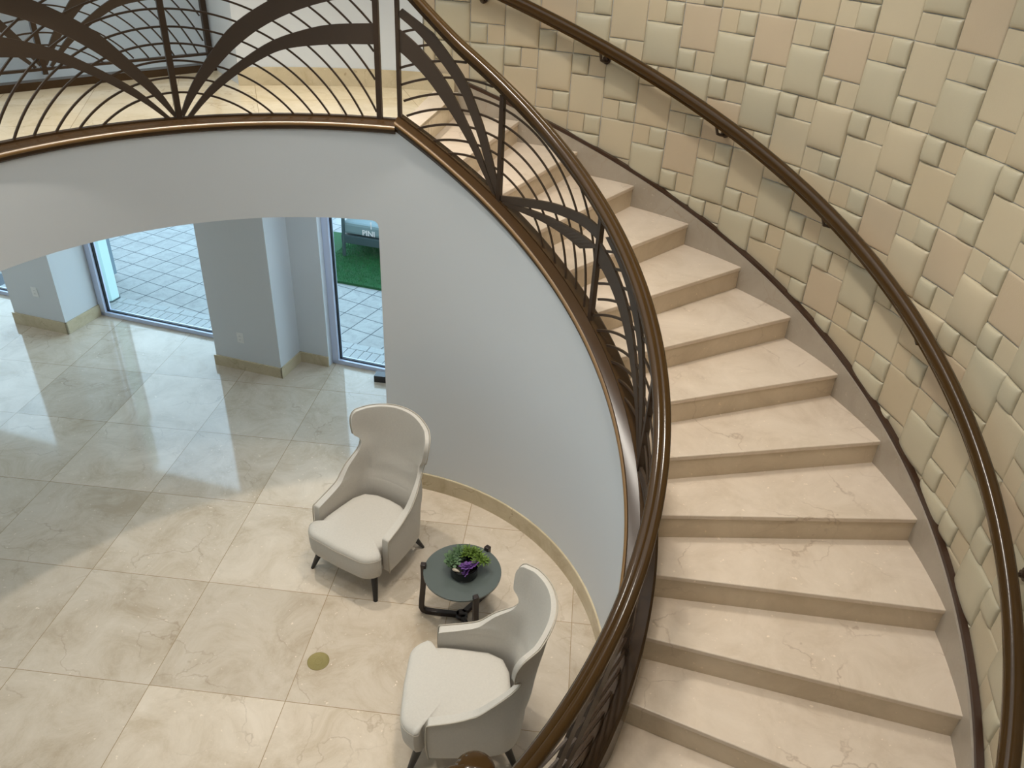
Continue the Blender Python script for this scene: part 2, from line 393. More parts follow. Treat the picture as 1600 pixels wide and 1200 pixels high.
# padded panels: columns 0.302 m wide, a big panel and a pair of small ones in turn, one column set half lower
mb = MB()
CW, PER = .3022, .4625
S0, ZB = 4.885, 3.046
def panel(s1, s0, z0, z1, depth, mi, q=9):
    """pillow with steep rounded rim; s1>s0 measured along the wall."""
    g = .0018; s0 += g; s1 -= g; z0 += g; z1 -= g
    us = [0, .012, .05, .12, .25, .5, .75, .88, .95, .988, 1.0]
    hs = {0: 0.0, .012: .33, .05: .62, .12: .84, .25: .97, .5: 1.0, .75: .97, .88: .84, .95: .62, .988: .33, 1.0: 0.0}
    R = 3.73; v = []; n = len(us)
    base = .004
    for a in us:
        for b in us:
            h = hs[a]*hs[b]; rr = R+.008-base*min(1, h*6)-depth*h
            s = s0+(s1-s0)*a; z = z0+(z1-z0)*b; th = s/3.73
            v.append(cyl(rr, th, z))
    f = [(i*n+j, (i+1)*n+j, (i+1)*n+j+1, i*n+j+1) for i in range(n-1) for j in range(n-1)]
    mb.add(v, f, mi)
rnd = random.Random(11)
c = -4
smin, smax = -.76*3.73, TUFT*3.73
cmin = int(floor((S0-smax)/CW)); cmax = int(ceil((S0-smin)/CW))
for ci in range(cmin, cmax):
    s1 = S0-ci*CW; s0 = s1-CW
    s1 = min(s1, smax); s0 = max(s0, smin)
    if s1-s0 < .02: continue
    zoff = ZB if ci % 2 == 0 else ZB-.154
    zlow = pitch(s0/3.73)-.12
    for r in range(-8, 8):
        z0 = zoff+r*PER; z1 = z0+.308
        if z1+.155 < max(0, zlow) or z0 > CEIL: continue
        puff = (r+ci) % 2 == 0
        t = rnd.random()
        if puff: panel(s1, s0, z0, min(z1, CEIL), .026+.006*rnd.random(), 3 if t < .75 else 1)
        else: panel(s1, s0, z0, min(z1, CEIL), .004+.003*rnd.random(), (0, 2, 1)[int(t*3)])
        zs = z1; ze = min(z0+PER, CEIL)
        if ze-zs > .03:
            sm = (s0+s1)/2; left = r % 2 == 0
            if s1-s0 < .2:
                panel(s1, s0, zs, ze, .014, 3); continue
            panel(s1, sm, zs, ze, .026 if left else .003, 3 if left else 0 if t < .4 else 1)
            panel(sm, s0, zs, ze, .003 if left else .022, (0 if t < .5 else 1) if left else 3)
mb.build('leather_panels', ['pan_tan', 'pan_beige', 'pan_rose', 'pan_sage'], wall_right, smooth=True, sharp=60)

# white curved wall under the stair and fascia of the landing
mb = MB()
TS = -.93
rings = []
for t in lin(TS, THL, 80):
    zt = max(.12, pitch(t)+.13)
    rings.append([cyl(RW, t, -.02), cyl(RW+.15, t, -.02), cyl(RW+.15, t, zt), cyl(RW, t, zt)])
for t in lin(THL+.005, WEDGE, 5):
    rings.append([cyl(RW, t, -.02), cyl(RW+.15, t, -.02), cyl(RW+.15, t, ZL+.09), cyl(RW, t, ZL+.09)])
mb.loft(rings)
rings = []
for i, t in enumerate(lin(WEDGE, WEDGE+.03, 12)[:-1]+lin(WEDGE+.03, 3.55, 70)):
    zb = 2.405+.03*max(0, t-1.62)
    d = t-WEDGE; fil = .05
    if d*RW < fil: zb -= fil-sqrt(max(0, fil**2-(fil-d*RW)**2))
    rings.append([cyl(RW+rl(t), t, zb), cyl(RW+.15+rl(t), t, zb), cyl(RW+.15+rl(t), t, ZL+.09), cyl(RW+rl(t), t, ZL+.09)])
mb.loft(rings)
struct(mb.build('wall_inner', 'white', smooth=True, sharp=30), 'white curved wall under the stair carrying on as the landing fascia', 'wall')
mb = MB(); mb.loft(sweep([(t, 0, 0) for t in lin(TS, WEDGE, 80)], [(RW-.014, 0), (RW+.002, 0), (RW+.002, .165), (RW-.010, .165), (RW-.014, .16)]))
struct(mb.build('baseboard_inner', 'base', smooth=True, sharp=30), 'marble baseboard curving round the sitting corner', 'baseboard')

# ================================================================== STAIRCASE
st = thing('staircase', 'curved staircase with cream marble treads sweeping down from the landing', 'staircase', (0, 0, 0))
NOS = .006
for k in range(-3, KTOP):
    th = TH0+k*DTH; z = Z0+k*RISE; th1 = th+DTH+.012
    zb = 0 if k == -3 else z-RISE
    # tread: slab 30 mm with a slight nosing
    mb = MB(); n = 8
    a = [(t) for t in lin(th, th1, n)]
    poly = [((RI-.04)*cos(t), (RI-.04)*sin(t)) for t in a]+[((RO+.045)*cos(t), (RO+.045)*sin(t)) for t in reversed(a)]
    mb.prism(poly, z-.032, z)
    o = mb.build('tread', 'tread', st); bevel(o, .006, 3)
    mb = MB(); a = [th+NOS/2.5, th+NOS/2.5+.03]
    poly = [((RI-.04)*cos(t), (RI-.04)*sin(t)) for t in a]+[((RO+.045)*cos(t), (RO+.045)*sin(t)) for t in reversed(a)]
    mb.prism(poly, zb-.001, z-.0325); mb.build('riser', 'riser', st)
# top riser to the landing and landing nosing
mb = MB(); th = THL
poly = [((RI-.04)*cos(t), (RI-.04)*sin(t)) for t in (th+.002, th+.03)]+[((RO+.045)*cos(t), (RO+.045)*sin(t)) for t in (th+.03, th+.002)]
mb.prism(poly, ZL-RISE, ZL-.033); mb.build('riser', 'riser', st)
mb = MB()
poly = [((RI-.16)*cos(t), (RI-.16)*sin(t)) for t in (th, th+.06)]+[((RO+.02)*cos(t), (RO+.02)*sin(t)) for t in (th+.06, th)]
mb.prism(poly, ZL-.032, ZL+.0015); bevel(mb.build('tread', 'tread', st), .006, 3)
# outer skirting, and the dark strip on top of it
def helix(t0, t1, n, off=0): return [(t, pitch(t)+off, 0) for t in lin(t0, t1, n)]
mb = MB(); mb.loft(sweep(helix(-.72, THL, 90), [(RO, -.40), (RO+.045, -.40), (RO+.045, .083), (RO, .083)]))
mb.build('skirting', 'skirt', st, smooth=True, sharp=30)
mb = MB(); mb.loft(sweep(helix(-.72, THL, 90), [(RO+.012, .083), (RO+.047, .083), (RO+.047, .112), (RO+.012, .112)]))
mb.build('trim_strip', 'trim', st, smooth=True, sharp=30)
# soffit under the stair between the walls
mb = MB(); mb.loft(sweep(helix(TS+.2, THL+.02, 60), [(RI-.03, -.42), (RO+.05, -.42), (RO+.05, -.30), (RI-.03, -.30)]))
mb.build('soffit', 'white', st, smooth=True, sharp=30)

# ================================================================== INNER RAILINGS
TEND = -.90
def PTstair(s, t, r=0.0):
    th = s/RM; return cyl(RM+r, th, pitch(th)+t)
def PTland(s, t, r=0.0):
    th = s/RM; return cyl(RM+rl(th)+r, th, ZL+t)
def strip(mb, top, bot, PT, w, mi=0):
    w = .009
    rings = []
    for (s1, t1), (s0, t0) in zip(top, bot):
        rings.append([PT(s1, t1, -w), PT(s0, t0, -w), PT(s0, t0, w), PT(s1, t1, w)])
    mb.loft(rings, True, True, mi)
def post(name, s, t0, t1, PT, par, w=.017, d=.017, mat='iron'):
    mb = MB(); v = []
    for t in (t0, t1):
        for ds, r in ((-w, -d), (w, -d), (w, d), (-w, d)): v.append(PT(s+ds, t, r))
    base = [PT(s, t0, 0), PT(s, t1, 0)]
    # keep the post plumb: the same plan outline at both ends
    zb = base[0][2]; zt = base[1][2]
    v = [(p[0], p[1], zb-.02) for p in v[:4]]+[(p[0], p[1], zt) for p in v[:4]]
    mb.add(v, [(3, 2, 1, 0), (4, 5, 6, 7), (0, 1, 5, 4), (1, 2, 6, 5), (2, 3, 7, 6), (3, 0, 4, 7)])
    return mb.build(name, mat, par)
def rod(pts, PT, par, w=.0058, r=.002):
    mb = MB(); rings = []
    for i, (s, t) in enumerate(pts):
        a = pts[max(i-1, 0)]; b = pts[min(i+1, len(pts)-1)]; L = hypot(b[0]-a[0], b[1]-a[1]) or 1
        nx, ny = -(b[1]-a[1])/L*w, (b[0]-a[0])/L*w
        rings.append([PT(s+nx, t+ny, r-w), PT(s-nx, t-ny, r-w), PT(s-nx, t-ny, r+w), PT(s+nx, t+ny, r+w)])
    mb.loft(rings); return mb.build('rod', 'iron', par)
RADII = [.725, .815, .915, 1.015, 1.11, 1.21, 1.31, 1.41, 1.51, 1.61]
CB = -.56

# --- stair railing
sr = thing('stair_railing', 'brown stair railing with fan shaped ironwork and glossy handrail on the well side', 'railing', (0, 0, 0))
T0S = .20
railsec = [(-.038, .912), (-.045, .918), (-.046, .948), (-.040, .960), (-.028, .967), (-.003, .970), (0, .967), (.003, .970), (.028, .967), (.040, .960), (.046, .948), (.045, .918), (.038, .912), (.022, .906), (.022, .878), (-.022, .878), (-.022, .906)]
railsec = [(r, t-.0) for r, t in railsec]
def stair_to_land(th):                       # level of the rail reference line, eased at the landing
    return pitch(th) if th < THL else ZL
def railpath(t0, t1, n): return [(t, (pitch(t) if t < THL-.0 else ZL), rl(t)) for t in lin(t0, t1, n)]
def handpath(t0, t1, n): return [(t, pitch(t)+.10*max(0, min(1, (t-1.25)/.24))**1.5, 0) for t in lin(t0, t1, n)]
mb = MB(); mb.loft(sweep(handpath(TEND, THL, 130), [(RM+r, t) for r, t in railsec]))
mb.build('handrail', 'bronze', sr, smooth=True, sharp=50)
shoesec = [(RW-.012, .118), (RW-.020, .128), (RW-.020, .150), (RW-.006, .172), (RW+.020, .180), (RM-.016, .188), (RM-.016, .200), (RM+.016, .200), (RM+.016, .188), (2.028, .186), (2.042, .175), (2.042, -.05), (2.036, -.05), (2.036, .10), (RW+.0, .10)]
mb = MB(); mb.loft(sweep(railpath(TEND, THL, 120), shoesec)); mb.build('stringer_cap', 'shoe', sr, smooth=True, sharp=28)
LIP = [(RW-.024, .146), (RW-.027, .154), (RW-.024, .164), (RW-.012, .170), (RW-.010, .160), (RW-.016, .148)]  # thin strip carrying the painted highlight on the cap edge
mb = MB(); mb.loft(sweep(railpath(TEND, THL, 120), LIP)); mb.build('highlight', 'glint', sr, smooth=True, sharp=60)

cf, sf = .854, .52
def ab2st(a, b):                             # fan drawn square to the slope; a>0 downhill
    t = b/cf; x = (a+sf*t)/1.171; return x, t
up_top = [(0, .03), (.17, .17), (.33, .30), (.48, .40), (.62, .48), (.82, .545), (1.05, .60), (1.30, .63)]
up_bot = [(.02, .0), (.172, .10), (.33, .225), (.48, .325), (.624, .405), (.83, .470), (1.03, .515), (1.30, .53)]
lo_top = [(.03, .0), (.257, .145), (.486, .272), (.724, .385), (.948, .445), (1.144, .462), (1.35, .455)]
lo_bot = [(.06, .0), (.18, .055), (.347, .140), (.52, .212), (.70, .275), (.88, .325), (1.087, .350), (1.35, .35)]
def band_stair(hub, sgn, top, bot, lim, nm='arch_band'):
    mb = MB(); T = []; B = []
    for p, q in zip(catmull(top, 40), catmull(bot, 40)):
        x1, t1 = ab2st(sgn*p[0], p[1]); x0, t0 = ab2st(sgn*q[0], q[1])
        if sgn*x1 > lim or sgn*x0 > lim: 
            x1 = max(-lim, min(lim, x1)); x0 = max(-lim, min(lim, x0)); T.append((hub-x1, T0S+min(t1, .675))); B.append((hub-x0, T0S+min(t0, .67))); break
        T.append((hub-x1, T0S+min(t1, .675))); B.append((hub-x0, T0S+min(t0, .67)))
    strip(mb, T, B, PTstair, .006); return mb.build(nm, 'ironb', sr)
hubs = [2.16, .36, -1.44]; HALF = .90
for hi, hub in enumerate(hubs):
    liml = .748 if hi == 0 else HALF; limr = HALF
    post('post', hub, T0S-.02, .875, PTstair, sr, w=.015)
    for sg, lim in ((-1, liml), (1, limr)):
        if hi == 2 and sg == 1: continue
        band_stair(hub, sg, up_top, up_bot, lim); band_stair(hub, sg, lo_top, lo_bot, lim)
    for R in RADII:
        pts = []; seg = []
        for q in lin(-1.45, 1.45, 90):
            b = sqrt(max(0, R*R-q*q))+CB
            if abs(q) > R or b < -.018: 
                continue
            x, t = ab2st(q, b)
            if x < -liml or x > limr or t > .675 or (hi == 2 and x > .18): 
                if len(seg) > 2: rod(seg, PTstair, sr)
                seg = []; continue
            seg.append((hub-x, T0S+t))
        if len(seg) > 2: rod(seg, PTstair, sr)
for s in (1.26, -.54): post('post', s, T0S-.02, .875, PTstair, sr, w=.015)
post('post', 2.905, T0S-.03, .955, PTstair, sr, w=.012)
# volute at the foot
vc = Vector((1.14, -1.205)); zv = pitch(TEND)+.93
pe = Vector((RM*cos(TEND), RM*sin(TEND)))
mb = MB()
pts = catmull([(pe.x, pe.y, zv+.005), (pe.x-.10, pe.y-.12, zv-.05), (1.05, -1.62, .90), (.97, -1.42, .87), (1.03, -1.26, .862), (1.12, -1.22, .862)], 30)
mb.tube(pts, .042, 12); mb.lathe([(.02, -.05), (.085, -.045), (.10, -.03), (.105, -.01), (.098, .012), (.07, .026), (.0005, .032)], 32, (1.165, -1.205, .865))
mb.build('volute', 'bronze', sr, smooth=True, sharp=50)
mb = MB(); mb.tube([(1.165, -1.205, 0), (1.165, -1.205, .83)], .028, 12); mb.build('newel_post', 'iron', sr, smooth=True)

# --- landing railing
br = thing('landing_railing', 'brown fan pattern railing along the edge of the upper landing', 'railing', (0, 0, 0))
T0L = .155
mb = MB(); landsec = [(r, t-.045 if t > 0 else t) for r, t in shoesec]
mb.loft(sweep([(t, ZL, rl(t)) for t in lin(THL, 3.5, 90)], [(r, (t-.032 if t > .11 else (.085 if t > 0 else .0))) for r, t in shoesec])); mb.build('curb_cap', 'shoe', br, smooth=True, sharp=28)
mb = MB(); mb.loft(sweep([(t, ZL-.032, rl(t)) for t in lin(THL, 3.5, 90)], LIP)); mb.build('highlight', 'glint', br, smooth=True, sharp=60)
mb = MB(); mb.loft(sweep([(t, ZL, rl(t)) for t in lin(THL+.001, 3.5, 90)], [(RM+r, t+.10) for r, t in railsec])); mb.build('handrail', 'bronze', br, smooth=True, sharp=50)
HUB = 4.34
l_lo_bot = [(.07, 0), (.196, .120), (.36, .243), (.53, .345), (.706, .418), (.993, .455), (1.30, .472)]
l_lo_top = [(.048, .01), (.13, .105), (.235, .212), (.42, .345), (.61, .458), (.80, .527), (1.0, .573), (1.30, .597)]
l_up_bot = [(.028, .012), (.11, .128), (.212, .248), (.40, .425), (.62, .57), (.91, .685), (1.30, .775)]
l_up_top = [(.012, .03), (.07, .15), (.14, .26), (.245, .395), (.38, .54), (.55, .655), (.76, .758), (1.0, .825), (1.30, .86)]
def land_fan(hub, PT, par, lim0, lim1, t0, hgt=.86):
    for sg, lim in ((-1, lim0), (1, lim1)):
        for top, bot in ((l_lo_top, l_lo_bot), (l_up_top, l_up_bot)):
            T = []; B = []
            for p, q in zip(catmull(top, 36), catmull(bot, 36)):
                T.append((hub+sg*min(lim, p[0]), t0+p[1])); B.append((hub+sg*min(lim, q[0]), t0+q[1]))
            mb = MB(); strip(mb, T, B, PT, .006); mb.build('arch_band', 'ironb', par)
    for R in RADII+[1.71, 1.81]:
        seg = []
        for q in lin(-1.38, 1.38, 130):
            b = sqrt(max(0, R*R-q*q))+CB
            if abs(q) > R or b < -.018 or b > hgt or q < -lim0 or q > lim1:
                if len(seg) > 2: rod(seg, PT, par)
                seg = []; continue
            seg.append((hub+q, t0+b))
        if len(seg) > 2: rod(seg, PT, par)
land_fan(HUB, PTland, br, 1.29, 1.29, T0L)
post('post', HUB, T0L-.02, .975, PTland, br, w=.018)
post('post', 3.045, T0L-.02, .975, PTland, br, w=.018)
post('post', 5.64, T0L-.02, .975, PTland, br, w=.018)

# --- far railing across the gallery
fr = thing('gallery_railing', 'straight fan pattern railing at the far left side of the upper landing', 'railing', (-2.6, 3.2, ZL))
A0 = Vector((-3.13, 2.52)); A1 = Vector((-2.02, 3.92)); AL = (A1-A0).length; AD = (A1-A0)/AL; AN = Vector((-AD.y, AD.x))
def PTfar(s, t, r=0.0):
    p = A0+AD*s+AN*r; return (p.x+2.6, p.y-3.2, t)
def farbox(name, s0, s1, t0, t1, w, mat):
    mb = MB(); v = [PTfar(s, t, r) for t in (t0, t1) for s, r in ((s0, -w), (s1, -w), (s1, w), (s0, w))]
    mb.add(v, [(3, 2, 1, 0), (4, 5, 6, 7), (0, 1, 5, 4), (1, 2, 6, 5), (2, 3, 7, 6), (3, 0, 4, 7)]); return mb.build(name, mat, fr)
farbox('curb_cap', -2.0, AL, 0, .06, .05, 'shoe')
farbox('bottom_rail', -2.0, AL, .13, .15, .02, 'iron')
land_fan(.36, PTfar, fr, 1.2, 1.37, .15)
farbox('post', AL-.05, AL, .1, .95, .018, 'iron'); farbox('post', .34, .38, .1, .95, .018, 'iron'); farbox('post', -.98, -.94, .1, .95, .018, 'iron')
farbox('top_rail', -2.0, AL, .93, .97, .03, 'bronze')

# ================================================================== OUTER HANDRAIL
orr = thing('wall_handrail', 'glossy brown handrail bracketed to the padded leather wall', 'handrail', (0, 0, 0))
osec = [(-.034, .915), (-.040, .93), (-.040, .955), (-.030, .978), (-.010, .988), (.010, .988), (.030, .978), (.040, .955), (.040, .93), (.034, .915), (.020, .905), (.020, .885), (-.020, .885), (-.020, .905)]
RH = 3.565
mb = MB(); mb.loft(sweep(helix(-.66, 1.60, 130), [(RH+r, t) for r, t in osec])); mb.build('handrail', 'bronze', orr, smooth=True, sharp=50)
for th in (1.145, .843, .546, .255, -.13, 1.44):
    z = pitch(th); mb = MB()
    mb.tube([cyl(3.74, th, z+.815), cyl(3.66, th, z+.805), cyl(3.60, th, z+.825), cyl(RH, th, z+.89)], .011, 8)
    mb.tube([cyl(3.742, th, z+.815), cyl(3.700, th, z+.815)], .034, 16)
    mb.tube([cyl(3.700, th, z+.815), cyl(3.685, th, z+.815)], .020, 12)
    mb.build('bracket', 'iron', orr, smooth=True, sharp=40)

# ================================================================== CHAIRS
def chair_shell_pt(t, z):
    """middle surface of the wrap-round shell: t in [-1,1] round the back from right arm front to left arm front."""
    return None
def make_chair(label, loc, rz):
    ch = thing('wingback_chair', label, 'chair', loc, rz, 'pair of wingback chairs')
    HT = 1.14; ZB_ = .175
    # plan path of the shell at seat level, half side: list of (x,y) from back centre to arm front (x forward, y left)
    half = [(-.365, 0), (-.360, .10), (-.343, .19), (-.308, .262), (-.240, .308), (-.14, .328), (-.03, .338), (.08, .345), (.20, .348)]
    hp = [Vector(p) for p in catmull(half, 60)]
    acc = [0]
    for a, b in zip(hp[:-1], hp[1:]): acc.append(acc[-1]+(b-a).length)
    Ltot = acc[-1]
    def plan(l):
        l = max(0, min(Ltot, l)); 
        for i in range(len(acc)-1):
            if acc[i+1] >= l:
                u = (l-acc[i])/(acc[i+1]-acc[i]); return hp[i].lerp(hp[i+1], u)
        return hp[-1]
    # how far round the shell reaches at each height (length along the half path)
    prof = [(.205, Ltot-.01), (.30, Ltot), (.50, Ltot-.0), (.53, Ltot-.005), (.545, Ltot-.05), (.562, Ltot-.12), (.585, Ltot-.19), (.615, Ltot-.25), (.655, Ltot-.305), (.70, Ltot-.35), (.77, .372), (.82, .348), (.855, .345), (.88, .362), (.90, .384), (.94, .388), (1.02, .386), (1.07, .378), (1.10, .372), (1.12, .36)]
    def reach(z):
        for (z0, r0), (z1, r1) in zip(prof[:-1], prof[1:]):
            if z <= z1: return r0+(r1-r0)*(z-z0)/(z1-z0)
        return prof[-1][1]
    zs = [.205, .22, .26, .34, .42, .48, .51, .53, .5375, .545, .554, .562, .573, .585, .60, .615, .635, .655, .675, .69, .72, .76, .80, .83, .85, .865, .88, .89, .90, .92, .96, 1.0, 1.04, 1.07, 1.095, 1.12]
    NT = 33
    def P(t, z):
        l = abs(t)*reach(z); p = plan(l); sg = 1 if t >= 0 else -1
        x, y = p.x, p.y
        h = max(0, z-.42)
        lean = -.15*h*max(0, min(1, (.30-x)/.45)) - .02*h
        flare = .0
        w = max(0, min(1, (z-.60)/.45))
        pinch = -.030*math.exp(-((z-.76)/.12)**2)       # narrow waist above the arms
        x2 = x+lean
        xo = -.365+.15*(l/.37)**2 + (0 if l < .30 else (l-.30)*.35); yo = l*.91
        x2 = x2*(1-w)+(xo+lean)*w; y = y*(1-w)+yo*w
        y2 = (y+(pinch+.012*w)*min(1, l/.30))*sg
        taper = max(0, (.32-z))*.22                       # tucks in under the seat
        y2 *= (1-taper*.5); x2 += taper*.5*(1 if x < 0 else -.2)
        zz = z+.02*max(0, min(1, (z-.9)/.2))-(.05*(abs(t)**2.4) if z > 1.0 else 0)*((z-1.0)/.12 if z > 1.0 else 0)
        if .5 < z < .66: zz = z-.02*min(1, (z-.5)/.04, (.66-z)/.04)
        return Vector((x2, y2, zz))
    ts = [sin(pi/2*q) for q in lin(-1, 1, NT)]
    nz = len(zs)
    G = [[P(t, z) for t in ts] for z in zs]
    GI = []
    for i in range(nz):
        row = []
        for j in range(NT):
            du = G[i][min(j+1, NT-1)]-G[i][max(j-1, 0)]; dv = G[min(i+1, nz-1)][j]-G[max(i-1, 0)][j]
            nn_ = du.cross(dv).normalized(); c0 = Vector((.15, 0, G[i][j].z))
            nn_ = Vector((nn_.x, nn_.y, 0)).normalized()
            if nn_.dot(c0-G[i][j]) < 0: nn_ = -nn_
            thk = .028+.024*max(0, min(1, (.75-zs[i])/.2))
            row.append(G[i][j]+nn_*thk)
        GI.append(row)
    mb = MB(); v = [p for r in G for p in r]+[p for r in GI for p in r]; K = nz*NT; f = []
    for i in range(nz-1):
        for j in range(NT-1):
            a = i*NT+j; f.append((a, a+1, a+NT+1, a+NT)); f.append((K+a, K+a+NT, K+a+NT+1, K+a+1))
        for j in (0, NT-1):
            a = i*NT+j; f.append((a, a+NT, K+a+NT, K+a) if j == 0 else (a, K+a, K+a+NT, a+NT))
    for j in range(NT-1):
        a = j; f.append((a, K+a, K+a+1, a+1)); a = (nz-1)*NT+j; f.append((a, a+1, K+a+1, K+a))
    mb.add(v, f); o = mb.build('backrest', 'fabric', ch, smooth=True, sharp=180)
    bv = o.modifiers.new('bev', 'BEVEL'); bv.width = .010; bv.segments = 3; bv.limit_method = 'ANGLE'; bv.angle_limit = math.radians(60)
    ss = o.modifiers.new('sub', 'SUBSURF'); ss.levels = 1; ss.render_levels = 1
    # piping along the outer rim
    rim = [P(-1, z) for z in zs]+[P(t, zs[-1]) for t in ts[1:-1]]+[P(1, z) for z in reversed(zs)]
    cen = Vector((-.02, 0, .6))
    mb = MB(); pp = []
    for i, p in enumerate(rim):
        a = rim[max(i-1, 0)]; b = rim[min(i+1, len(rim)-1)]
        out = Vector((p.x+.10, p.y, 0)); out = out.normalized() if out.length > 0 else Vector((0, 0, 0))
        pp.append(p+out*.007)
    mb.tube(pp, .0046, 6); mb.build('piping', 'piping', ch, smooth=True, sharp=180)
    # seat
    out = []
    def rc(cx, cy, r, a0, a1, n=7): return [(cx+r*cos(a), cy+r*sin(a)) for a in lin(a0, a1, n)]
    hw = .352
    out += [(-.27, 0)]
    left = [(-.27, .0), (-.26, .12), (-.22, .215), (-.13, .262), (.02, .278), (.16, .288), (.238, .294), (.246, .305), (.250, .335), (.258, .350)]+[(.285, .356)]+rc(.235+.0, .215, .145, pi/2*.78, 0, 8)[0:]
    left = left+[(.385, .08), (.388, .0)]
    ring0 = left+[(x, -y) for x, y in reversed(left[1:-1])]
    def ring(z, sc, dz=0):
        r = []
        for x, y in ring0:
            cx = .06; r.append((cx+(x-cx)*sc*(.96 if x > cx else 1), y*sc*(.93 if x > .17 else .97), z-(.015 if z > .35 else 0)))
        return r
    rings = [ring(.200, .90), ring(.212, .955), ring(.24, .985), ring(.31, 1.0), ring(.385, 1.0), ring(.408, .992), ring(.424, .965), ring(.434, .90), ring(.440, .75), ring(.444, .5), ring(.446, .22), ring(.446, .02)]
    mb = MB(); mb.loft(rings); mb.build('seat', 'fabric', ch, smooth=True, sharp=75)
    mb = MB(); rr = ring(.398, 1.002); mb.tube([p for p in rr[6:len(rr)-5]], .0022, 5); mb.build('seam', 'piping', ch, smooth=True)
    # legs
    for (x, y, fx, fy) in ((.245, .245, .315, .305), (.245, -.245, .315, -.305), (-.235, .20, -.325, .262), (-.235, -.20, -.325, -.262)):
        mb = MB(); mb.tube([(x, y, .24), (x+(fx-x)*.35, y+(fy-y)*.35, .13), (fx, fy, .0)], [.028, .025, .0165], 12)
        for i, q in enumerate(mb.v):
            if q[2] < .012: mb.v[i] = (q[0], q[1], 0.0)
        mb.build('leg', 'blackwood', ch, smooth=True)
    return ch
SHELLOFF = -1.0
chair1 = make_chair('off white wingback chair facing away from the curved wall, behind the round table', (.060, .945, 0), math.radians(-114.8))
chair2 = chair1.copy(); COL.objects.link(chair2)
chair2.location = (1.010, -.400, 0); chair2.rotation_euler = (0, 0, math.radians(184.8))
chair2['label'] = 'off white wingback chair in front, turned left, beside the stair handrail'
for c_ in list(chair1.children):
    d_ = c_.copy(); COL.objects.link(d_); d_.parent = chair2

# ================================================================== TABLE
TX, TY, TZ = .850, .475, .455
tb = thing('side_table', 'small round side table with grey glass top and dark bent wood base', 'table', (TX, TY, 0))
mb = MB(); mb.lathe([(.0005, TZ-.018), (.262, TZ-.018), (.270, TZ-.012), (.270, TZ-.002), (.267, TZ), (.0005, TZ)], 64); mb.build('tabletop', 'tabletop', tb, smooth=True, sharp=30)
def flatleg(pts, w, d):
    """rectangular bar swept in a vertical plane; w = half width sideways, d = half depth."""
    mb = MB(); P = [Vector(p) for p in pts]; rings = []
    dirh = Vector((P[-1].x-P[0].x, P[-1].y-P[0].y, 0)).normalized(); side = Vector((-dirh.y, dirh.x, 0))
    for i, p in enumerate(P):
        t = (P[min(i+1, len(P)-1)]-P[max(i-1, 0)]).normalized(); nn_ = t.cross(side).normalized()
        rings.append([p+side*w+nn_*d, p-side*w+nn_*d, p-side*w-nn_*d, p+side*w-nn_*d])
    mb.loft(rings); return mb
for a in (180, -62, 58):
    a = math.radians(a); c, s_ = cos(a), sin(a)
    prof = [(.015, .017), (.10, .017), (.20, .017), (.255, .02), (.283, .036), (.292, .065), (.288, .14), (.278, .26), (.272, .36), (.272, .45), (.274, .485)]
    pts = [(r*c, r*s_, z) for r, z in prof]
    o = flatleg(pts, .019, .019).build('leg', 'espresso', tb, smooth=True, sharp=50); bevel(o, .005, 2)
mb = MB(); mb.lathe([(.0005, .001), (.04, .001), (.046, .008), (.046, .028), (.038, .036), (.0005, .036)], 24); mb.build('hub', 'espresso', tb, smooth=True, sharp=50)

# ================================================================== SUCCULENT BOWL
bw = thing('succulent_bowl', 'black glass bowl of green and violet succulents on the round table', 'plant', (TX+.015, TY-.02, TZ+.0005))
R_ = .094
mb = MB(); mb.lathe([(.0005, 0), (R_-.012, 0), (R_-.003, .006), (R_, .02), (R_, .078), (R_-.006, .078), (R_-.006, .055), (.0005, .055)], 40); mb.build('bowl', 'vase', bw, smooth=True, sharp=40)
mb = MB(); mb.lathe([(R_-.008, .050), (R_-.010, .064), (.04, .070), (.0005, .072)], 24); mb.build('soil', 'moss', bw, smooth=True)
def rosette(par, mat, c, r, n, tilt, name='rosette', layers=4, narrow=.60, lift=.6):
    mb = MB(); rr = random.Random(int(c[0]*1e4)+n)
    T = Euler((tilt[0], tilt[1], rr.random()*6)).to_matrix()
    for L in range(layers):
        k = max(3, int(n*(1-L*.16))); Ln = r*(1-L*.22); el = .15+L*lift/ max(1, layers-1)*1.25
        for i in range(k):
            a = 2*pi*(i+.5*(L % 2))/k+rr.uniform(-.1, .1); rings = []
            for u in (0.02, .3, .6, .82, .96, 1.0):
                w = narrow*Ln*(sin(pi*min(1, u*.92+.05))**.8)*.5 + .0008; th = .10*Ln*(1-u*.7)
                rad = Ln*u*cos(el*(.5+u*.5)); z = Ln*u*sin(el*(.5+u*.5))+L*.002
                ring_ = []
                for q in range(6):
                    an = 2*pi*q/6; lx = rad; ly = w*cos(an); lz = z+th*.5*sin(an)+abs(cos(an))*w*.25
                    ring_.append(Vector((lx*cos(a)-ly*sin(a), lx*sin(a)+ly*cos(a), lz)))
                rings.append([T@p+Vector(c) for p in ring_])
            mb.loft(rings)
    return mb.build(name, mat, par, smooth=True, sharp=180)
rosette(bw, 'succ_purple', (.020, -.030, .082), .048, 9, (.35, .1), layers=4)
rosette(bw, 'succ_purple', (.018, -.060, .066), .032, 8, (.8, .1), layers=3)
rosette(bw, 'succ_purple', (.050, -.010, .084), .036, 8, (.3, .4), layers=3)
rosette(bw, 'succ_sage', (-.065, .010, .085), .058, 9, (-.0, -.45), layers=4)
rosette(bw, 'succ_sage', (-.035, .052, .098), .050, 9, (-.4, -.2), layers=4)
rosette(bw, 'succ_sage', (-.080, -.028, .070), .036, 8, (.3, -.7), layers=3)
